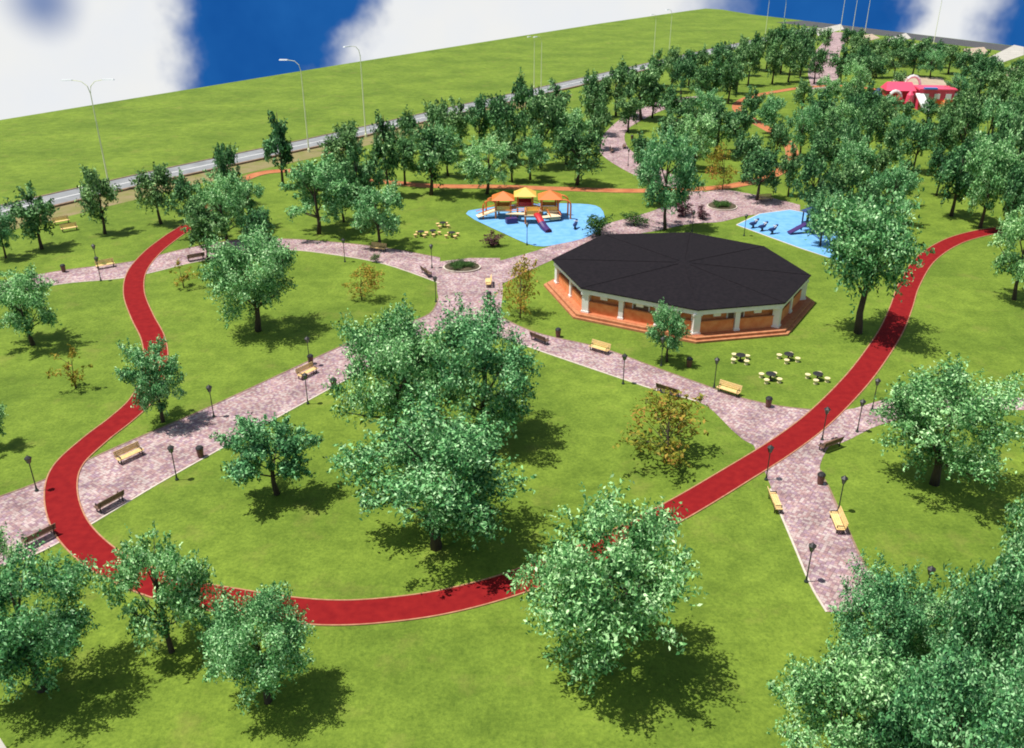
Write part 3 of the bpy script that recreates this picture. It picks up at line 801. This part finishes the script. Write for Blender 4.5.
# ------------------------------------------------------------------ garden lamps
gl = empty('garden_lamp'); tag(gl, 'garden lamp', 'garden lamp')
MB().lathe([(.16, 0), (.16, .12), (.09, .22), (.07, .5), (.05, .6), (.045, 2.7), (.07, 2.72), (.07, 2.8)], n=8).build('pole', M['dark_metal'], gl)
hd = MB().lathe([(.12, 2.8), (.24, 3.2), (.25, 3.25)], n=6).build('lantern', M['glass'], gl)
MB().lathe([(.30, 3.25), (.31, 3.29), (.12, 3.45), (.03, 3.5), (.03, 3.58)], n=6).build('cap', M['black'], hd)
MB().tube([(.27, 0, 3.25), (.13, 0, 2.78)], .018, 4).tube([(-.27, 0, 3.25), (-.13, 0, 2.78)], .018, 4).build('bracket', M['black'], hd)
GL = Kind(gl)
for bx, by, lb in [
    (37, 491, 'dark garden lamp on the lawn edge left of the red lane'),
    (214, 417, 'dark garden lamp on the upper edge of the left avenue'),
    (177, 480, 'garden lamp on the lower edge of the left avenue between bench and bin'),
    (310, 366, 'garden lamp behind the bench on the upper edge of the left avenue'),
    (308, 404, 'garden lamp on the lower edge of the left avenue right of the lone tree'),
    (98, 268, 'garden lamp behind the bench on the west lane'),
    (101, 281, 'garden lamp on the near edge of the west lane'),
    (432, 268, 'garden lamp on the far side of the paved square'),
    (436, 302, 'garden lamp on the near left corner of the paved square'),
    (527, 245, 'garden lamp at the front tip of the blue play surface'),
    (524, 312, 'garden lamp beside the sparse reddish shrub'),
    (623, 384, 'garden lamp on the lower edge of the avenue left of the pavilion tree'),
    (714, 388, 'garden lamp behind the bench at the pavilion side of the avenue'),
    (661, 366, 'garden lamp near the small tree before the pavilion'),
    (766, 480, 'garden lamp on the near side of the red lane at the crossing'),
    (806, 582, 'garden lamp on the lawn edge near the lower end of the avenue'),
    (838, 512, 'garden lamp behind the lower right bench of the avenue'),
    (857, 432, 'front garden lamp of two on the branch path'),
    (872, 410, 'rear garden lamp of two close to the red lane'),
    (922, 606, 'garden lamp showing over the lower right thicket'),
    (692, 232, 'garden lamp in front of the purple shrubs'),
    (744, 236, 'garden lamp at the left tip of the small blue surface'),
    (822, 440, 'garden lamp by the bench south of the red lane'),
    (628, 166, 'garden lamp on the curved far walk'),
    (345, 262, 'garden lamp on the near edge of the west lane above the rust shrub'),
    (575, 180, 'garden lamp under the tree by the far red lane')]:
    GL.place(G(bx, by), rnd.uniform(0, 1), None, lb, 'dark garden lamps')

# ------------------------------------------------------------------ benches
def make_bench(wood, label):
    r = empty('park_bench'); tag(r, label, 'bench')
    s = MB()
    for k in range(4): s.box(0, -.22 + k * .15, .46, 2.2, .13, .05)
    s.build('seat', wood, r)
    b_ = MB()
    for k in range(3): b_.box(0, .34 + k * .04, .62 + k * .16, 2.2, .045, .13, 0, -.22)
    b_.build('backrest', wood, r)
    for sx in (-.92, .92):
        l = MB().box(sx, -.2, .215, .07, .07, .43).box(sx, .26, .215, .07, .07, .43).box(sx, .03, .41, .06, .55, .05).box(sx, .37, .70, .05, .05, .62, 0, -.22)
        l.box(sx, .0, .66, .06, .5, .05).box(sx, -.22, .55, .05, .05, .2)
        l.build('leg', M['black'], r)
    return Kind(r)
BN, BD = make_bench(M['wood'], 'bench'), make_bench(M['wood_d'], 'bench')
def face_dir(a, b):      # bench axis along photo direction a->b; backrest (local +y) away from viewer side
    v = G(*b) - G(*a); return math.atan2(v.y, v.x)
for x, y, x2, y2, flip, k, lb in [
    (131, 459, 200, 427, 0, BN, 'cream bench on the upper edge of the left avenue beside the red lane'),
    (110, 506, 150, 484, 1, BD, 'dark bench on the lower edge of the left avenue'),
    (308, 376, 360, 350, 0, BN, 'cream bench on the upper edge of the left avenue, right of the lawn lamp'),
    (106, 268, 140, 262, 0, BN, 'pale bench at the far edge of the west lane left of the red lane'),
    (196, 260, 230, 254, 1, BD, 'dark bench on the west lane right of the red lane'),
    (378, 251, 420, 256, 0, BN, 'pale bench at the far edge of the west lane under a tree'),
    (427, 275, 440, 285, 1, BD, 'dark bench at the left corner of the paved square'),
    (488, 285, 489, 300, 0, BN, 'pale bench on the right side of the paved square'),
    (599, 352, 660, 370, 0, BN, 'cream bench facing the avenue left of the small pavilion tree'),
    (668, 394, 700, 404, 1, BD, 'dark bench on the lower edge of the avenue by the olive shrub'),
    (728, 394, 760, 404, 0, BN, 'cream bench at the widening of the avenue below the tables'),
    (775, 506, 790, 545, 1, BN, 'bench on the left edge of the avenue below the red lane'),
    (836, 526, 850, 560, 0, BN, 'yellowish bench on the right edge of the lower avenue'),
    (829, 448, 850, 440, 1, BD, 'dark bench at the fork south of the red lane'),
    (766, 201, 790, 199, 0, BN, 'pale bench on the walk behind the small blue surface'),
    (612, 152, 616, 142, 0, BD, 'dark bench on the left of the curved far walk'),
    (624, 148, 626, 138, 1, BD, 'dark bench on the right of the curved far walk'),
    (612, 258, 640, 256, 0, BN, None),
    (62, 224, 90, 219, 0, BN, 'pale bench on the brown verge between two roadside trees'),
    (70, 231, 100, 226, 0, BN, 'pale bench on the brown verge, nearer than its neighbour'),
    (40, 540, 80, 520, 1, BD, 'dark bench left of the red lane at the lower end of the left avenue'),
    (540, 342, 560, 350, 1, BD, 'dark bench where the avenue leaves the big tree pair')]:
    if lb is None: continue
    k.place(G(x, y), face_dir((x, y), (x2, y2)) + (math.pi if flip else 0), (1.12, 1.12, 1.12), lb, 'park benches')

# ------------------------------------------------------------------ litter bins
bn = empty('litter_bin'); tag(bn, 'bin', 'litter bin')
MB().lathe([(.26, .08), (.33, .9), (.35, .92)], n=12).build('body', M['bin'], bn)
MB().lathe([(.36, .92), (.36, .98), (.25, 1.12), (.22, 1.13)], n=12).build('lid', M['black'], bn)
MB().lathe([(.22, 0), (.22, .08)], n=12).build('foot', M['black'], bn)
BI = Kind(bn)
for x, y, lb in [(201, 457, 'brown litter bin on the lower edge of the left avenue'),
                 (334, 388, 'brown litter bin at the right end of the left avenue'),
                 (311, 364, 'small litter bin behind the bench of the left avenue'),
                 (820, 484, 'brown litter bin on the right edge of the avenue below the lane'),
                 (558, 337, 'litter bin on the pavilion side of the avenue'),
                 (489, 300, 'litter bin below the pale bench of the paved square'),
                 (64, 272, 'litter bin at the left end of the west lane'),
                 (689, 367, 'litter bin on the avenue near the small pavilion tree'),
                 (632, 140, 'litter bin at the far curved walk'),
                 (768, 407, 'litter bin at the edge of the lawn with four tables')]:
    BI.place(G(x, y), 0, (1.0, 1.0, 1.0), lb, 'brown litter bins')

# ------------------------------------------------------------------ picnic tables with four stools
def make_table(top, seatm):
    r = empty('picnic_table'); tag(r, 'table', 'table')
    MB().lathe([(.52, .70), (.54, .72), (.54, .77), (.50, .79)], n=16).build('tabletop', top, r)
    MB().lathe([(.30, 0), (.28, .05), (.10, .12), (.09, .60), (.2, .70)], n=10).build('pedestal', M['black'], r)
    for k in range(4):
        t = k * math.pi / 2 + .5; x, y = 1.0 * math.cos(t), 1.0 * math.sin(t)
        MB().lathe([(.22, 0), (.22, .06), (.17, .12), (.17, .38), (.30, .40), (.30, .47)], x, y, 10).build('stool', seatm, r)
    return Kind(r)
TB = make_table(M['black'], M['seat_w']); TC = make_table(M['black'], M['wood'])
for x, y, lb in [(740, 361, 'round table with pale stools, upper left of four beside the pavilion'),
                 (788, 360, 'round table with pale stools, upper right of four beside the pavilion'),
                 (770, 380, 'round table with pale stools, lower left of four beside the pavilion'),
                 (817, 380, 'round table with pale stools, lower right of four beside the pavilion')]:
    TB.place(G(x, y), rnd.uniform(0, 1.5), None, lb, 'four round tables on the pavilion lawn')
for x, y, lb in [(421, 236, 'leftmost small table on the lawn left of the blue play surface'),
                 (433, 235, 'front middle small table on the lawn left of the blue play surface'),
                 (443, 227, 'rear table of the group left of the blue play surface'),
                 (452, 237, 'table of the lawn group nearest to the blue play surface')]:
    TC.place(G(x, y), rnd.uniform(0, 1.5), None, lb, 'small tables near the play surface')

# ------------------------------------------------------------------ playground: orange tower set
def P1(x, y): return G(x, y)
o1 = G(528, 221); pt = empty('play_tower_set', o1); pt.scale = (1.12, 1.08, .88); tag(pt, 'orange and yellow climbing towers with a red slide on blue surface', 'play set')
def arch(mb, x, y, w, h, ang, r=.14):
    pts = [(x - w / 2 * math.cos(ang), y - w / 2 * math.sin(ang), 0)]
    for k in range(9):
        t = math.pi - math.pi * k / 8; d = w / 2 * math.cos(t)
        pts.append((x + d * math.cos(ang), y + d * math.sin(ang), h - w / 2 + w / 2 * math.sin(t)))
    pts.append((x + w / 2 * math.cos(ang), y + w / 2 * math.sin(ang), 0))
    mb.tube(pts, r, 6)
def tower(x, y, s, h, deck, roofm):
    for sx in (-1, 1):
        for sy in (-1, 1):
            MB().tube([(x + sx * s, y + sy * s, 0), (x + sx * s, y + sy * s, h)], .13, 8).build('post', M['orange'], pt)
    MB().box(x, y, deck, 2 * s + .3, 2 * s + .3, .18).build('deck', M['cream'], pt)
    p = MB()
    for sx, sy, ax in ((0, -1, 0), (0, 1, 0), (-1, 0, 1), (1, 0, 1)):
        p.box(x + sx * s, y + sy * s, deck + .55, *((.06, 2 * s - .3) if ax else (2 * s - .3, .06)), .75)
    p.build('panel', M['red'] if roofm is M['yellow'] else M['yellow'], pt)
    if roofm:
        rf = MB(); s2 = s + .55
        rf.add([(x - s2, y - s2, h), (x + s2, y - s2, h), (x + s2, y + s2, h), (x - s2, y + s2, h), (x, y, h + 1.3)],
               [(0, 1, 4), (1, 2, 4), (2, 3, 4), (3, 0, 4), (3, 2, 1, 0)])
        rf.build('roof', roofm, pt)
tower(-3.6, 2.2, 1.1, 3.6, 1.5, M['orange'])
tower(-.4, 3.2, 1.1, 4.0, 1.9, M['yellow'])
tower(3.2, 2.2, 1.2, 3.8, 1.5, M['orange'])
tower(.6, -.6, 1.0, 2.4, 1.6, None)
a_ = MB(); arch(a_, -5.6, 1.4, 2.0, 3.4, .4); arch(a_, -5.2, 3.0, 2.0, 3.4, .4); a_.build('climbing_arch', M['orange'], pt)
a_ = MB(); arch(a_, 5.0, 3.2, 1.9, 3.8, -.3); arch(a_, 5.3, 1.2, 1.9, 3.6, -.3); a_.build('climbing_arch', M['orange'], pt)
def span(name, a, b, w, m, rails=None):
    a, b = Vector(a), Vector(b); d = b - a; mid = (a + b) / 2
    ang = math.atan2(d.y, d.x); nrm = Vector((-math.sin(ang), math.cos(ang), 0)) * w / 2
    q = MB(); up = Vector((0, 0, .12))
    q.add([a - nrm, b - nrm, b + nrm, a + nrm, a - nrm + up, b - nrm + up, b + nrm + up, a + nrm + up],
          [(3, 2, 1, 0), (4, 5, 6, 7), (0, 1, 5, 4), (1, 2, 6, 5), (2, 3, 7, 6), (3, 0, 4, 7)])
    o = q.build(name, m, pt)
    if rails:
        r_ = MB()
        for s in (-1, 1):
            h = Vector((0, 0, rails)); r_.tube([a + nrm * s + h, b + nrm * s + h], .07, 6)
        r_.build('handrail', M['orange'], o)
    return o
span('bridge', (-2.6, 2.4, 1.5), (-1.4, 3.0, 1.8), 1.3, M['cream'], .9)
span('bridge', (.7, 3.0, 1.8), (2.1, 2.4, 1.5), 1.3, M['cream'], .9)
span('walkway', (-7.4, 1.0, .45), (-4.6, 1.9, 1.4), 1.3, M['cream'], .8)
span('walkway', (4.0, -.4, .4), (3.4, 1.1, 1.4), 1.6, M['cream'], .8)
span('walkway', (-3.0, .8, 1.1), (-.4, -.6, 1.5), 1.0, M['cream'], .8)
span('step_block', (1.6, -.8, .9), (4.6, .2, .9), 1.0, M['cream'])
sl = MB()
prof = [(1.2, -1.4, 1.7), (1.5, -2.4, 1.55), (1.9, -3.6, .95), (2.4, -4.8, .4), (2.8, -5.8, .22)]
cpts = catmull(prof, 4)
sl.tube(cpts, .48, 10); slo = sl.build('slide', M['red'], pt)
MB().tube(cpts[-9:], .52, 10).build('slide_mouth', M['purple'], slo)
MB().tube([(1.9, -3.6, .5), (1.9, -3.6, 0)], .08, 6).build('slide_leg', M['black'], slo)
MB().box(-2.4, -1.2, .6, 1.6, .9, .9, .3).build('climbing_block', M['purple'], pt)
MB().box(4.6, 1.0, .7, .4, 1.5, 1.3, .1).build('panel', M['purple'], pt)

def rocker(m):
    r = empty('spring_rider'); tag(r, 'rider', 'spring rider')
    MB().lathe([(.22, 0), (.22, .04), (.13, .06), (.13, .4), (.2, .44)], n=10).build('spring', M['black'], r)
    b_ = MB().tube([(-.6, 0, .62), (-.2, 0, .55), (.25, 0, .6), (.55, 0, .95)], [.10, .24, .22, .14], 8).tube([(.5, 0, .95), (.75, 0, .98)], [.15, .10], 8)
    b_.build('body', m, r)
    MB().tube([(.3, -.3, .92), (.3, .3, .92)], .04, 6).build('handle', M['steel'], r)
    return Kind(r)
RK = rocker(M['navy'])
for i, (x, y) in enumerate([(753, 228), (762, 231), (772, 234)]):
    RK.place(G(x, y), .5, (1.35, 1.35, 1.35), 'dark blue spring rider on the small blue surface, %s of three' % ['left one', 'middle one', 'right one'][i], 'three spring riders')
RK.place(G(575, 229), 1.2, (1.3, 1.3, 1.3), 'dark blue spring rider on the larger play surface right of the slide', 'spring rider alone')
# dark climbing frame on the small surface
o2 = G(812, 232); pt2 = empty('climbing_frame', o2, .3); tag(pt2, 'dark climbing frame with pointed roof on the small blue surface', 'climbing frame')
for sx in (-1, 1):
    for sy in (-1, 1):
        MB().tube([(sx * 1.2, sy * 1.2, 0), (sx * 1.2, sy * 1.2, 3.2)], .12, 8).build('post', M['navy'], pt2)
MB().box(0, 0, 1.4, 2.6, 2.6, .16).build('deck', M['navy'], pt2)
MB().add([(-1.6, -1.6, 3.2), (1.6, -1.6, 3.2), (1.6, 1.6, 3.2), (-1.6, 1.6, 3.2), (0, 0, 4.3)], [(0, 1, 4), (1, 2, 4), (2, 3, 4), (3, 0, 4), (3, 2, 1, 0)]).build('roof', M['navy'], pt2)
q = MB()
for k in range(6): q.tube([(-1.2, -1.3 - k * .45, 1.4 - k * .24), (1.0, -1.3 - k * .45, 1.4 - k * .24)], .06, 6)
q.tube([(-1.2, -1.2, 1.5), (-1.2, -3.8, .1)], .08, 6).tube([(1.0, -1.2, 1.5), (1.0, -3.8, .1)], .08, 6); q.build('ladder', M['navy'], pt2)
MB().add([(-1.3, -.5, 1.4), (-1.3, .5, 1.4), (-4.2, .5, .2), (-4.2, -.5, .2), (-1.3, -.5, 1.55), (-1.3, .5, 1.55), (-4.2, .5, .35), (-4.2, -.5, .35)],
         [(0, 1, 2, 3), (7, 6, 5, 4), (0, 4, 5, 1), (1, 5, 6, 2), (2, 6, 7, 3), (3, 7, 4, 0)]).build('slide', M['purple'], pt2)

# far red playhouse
o3 = G(917, 108); ph = empty('playhouse', o3, -.1); ph.scale = (1, 1, 1.3); tag(ph, 'red and pink playhouse with white arches and blue canopy among far trees', 'playhouse')
MB().box(3.4, 0, 1.9, 8.5, 6, 3.8).build('wall', M['pink'], ph)
MB().box(3.4, -3.1, 1.0, 8.2, .15, 1.9).build('front_panel', M['orange'], ph)
MB().box(-5.0, 2.0, 1.7, 7.0, 5, 3.4).build('wall', M['red'], ph)
MB().prism([(-8.9, -1.0), (-1.2, -1.0), (-1.2, 5.0), (-8.9, 5.0)], 3.4, 4.8, [(-8.2, 1.8), (-1.9, 1.8), (-1.9, 2.2), (-8.2, 2.2)]).build('roof', M['pink'], ph)
MB().prism([(-1.2, -3.2), (8.2, -3.2), (8.2, 3.4), (-1.2, 3.4)], 3.8, 4.1).build('canopy', M['pink'], ph)
MB().box(1.2, -3.9, 4.3, 3.2, 1.4, .3).build('awning', M['blue'], ph)
q = MB(); arch(q, -1.2, 3.6, 4.2, 5.8, .1, .35); q.build('arch', M['white'], ph)
q = MB(); arch(q, -6.6, -1.6, 3.6, 3.4, .2, .38); q.build('arch', M['white'], ph)
q = MB(); arch(q, 8.3, -2.0, 3.2, 3.0, .5, .3); q.build('arch', M['white'], ph)
MB().add([(-2.0, -3.0, 3.0), (0, -3.0, 3.0), (1.2, -8.5, .2), (-.8, -8.5, .2), (-2.0, -3.0, 3.25), (0, -3.0, 3.25), (1.2, -8.5, .45), (-.8, -8.5, .45)],
         [(3, 2, 1, 0), (4, 5, 6, 7), (0, 1, 5, 4), (1, 2, 6, 5), (2, 3, 7, 6), (3, 0, 4, 7)]).build('slide', M['white'], ph)
MB().lathe([(1.3, 0), (1.3, 2.4), (.3, 3.6)], -10.2, 1.5, 12).build('tower', M['navy'], ph)
for x in (.6, 3.4, 6.2):
    MB().box(x, -3.22, 2.7, 1.4, .1, 1.0).build('window', M['white'], ph)

for i_, (x, y, h, m_) in enumerate([(-3.4, -3.6, 3.0, 'pink'), (-6.2, -3.4, 2.2, 'red'), (9.6, 1.0, 3.4, 'red'), (5.0, -5.0, 1.6, 'orange')]):
    MB().lathe([(1.0, 0), (1.15, h * .5), (.9, h), (.3, h + .7)], x, y, 10).build('turret', M[m_], ph)
# remove prototypes never placed
for k in K.values():
    if not k.used:
        for c in list(k.root.children): bpy.data.objects.remove(c)
        bpy.data.objects.remove(k.root)
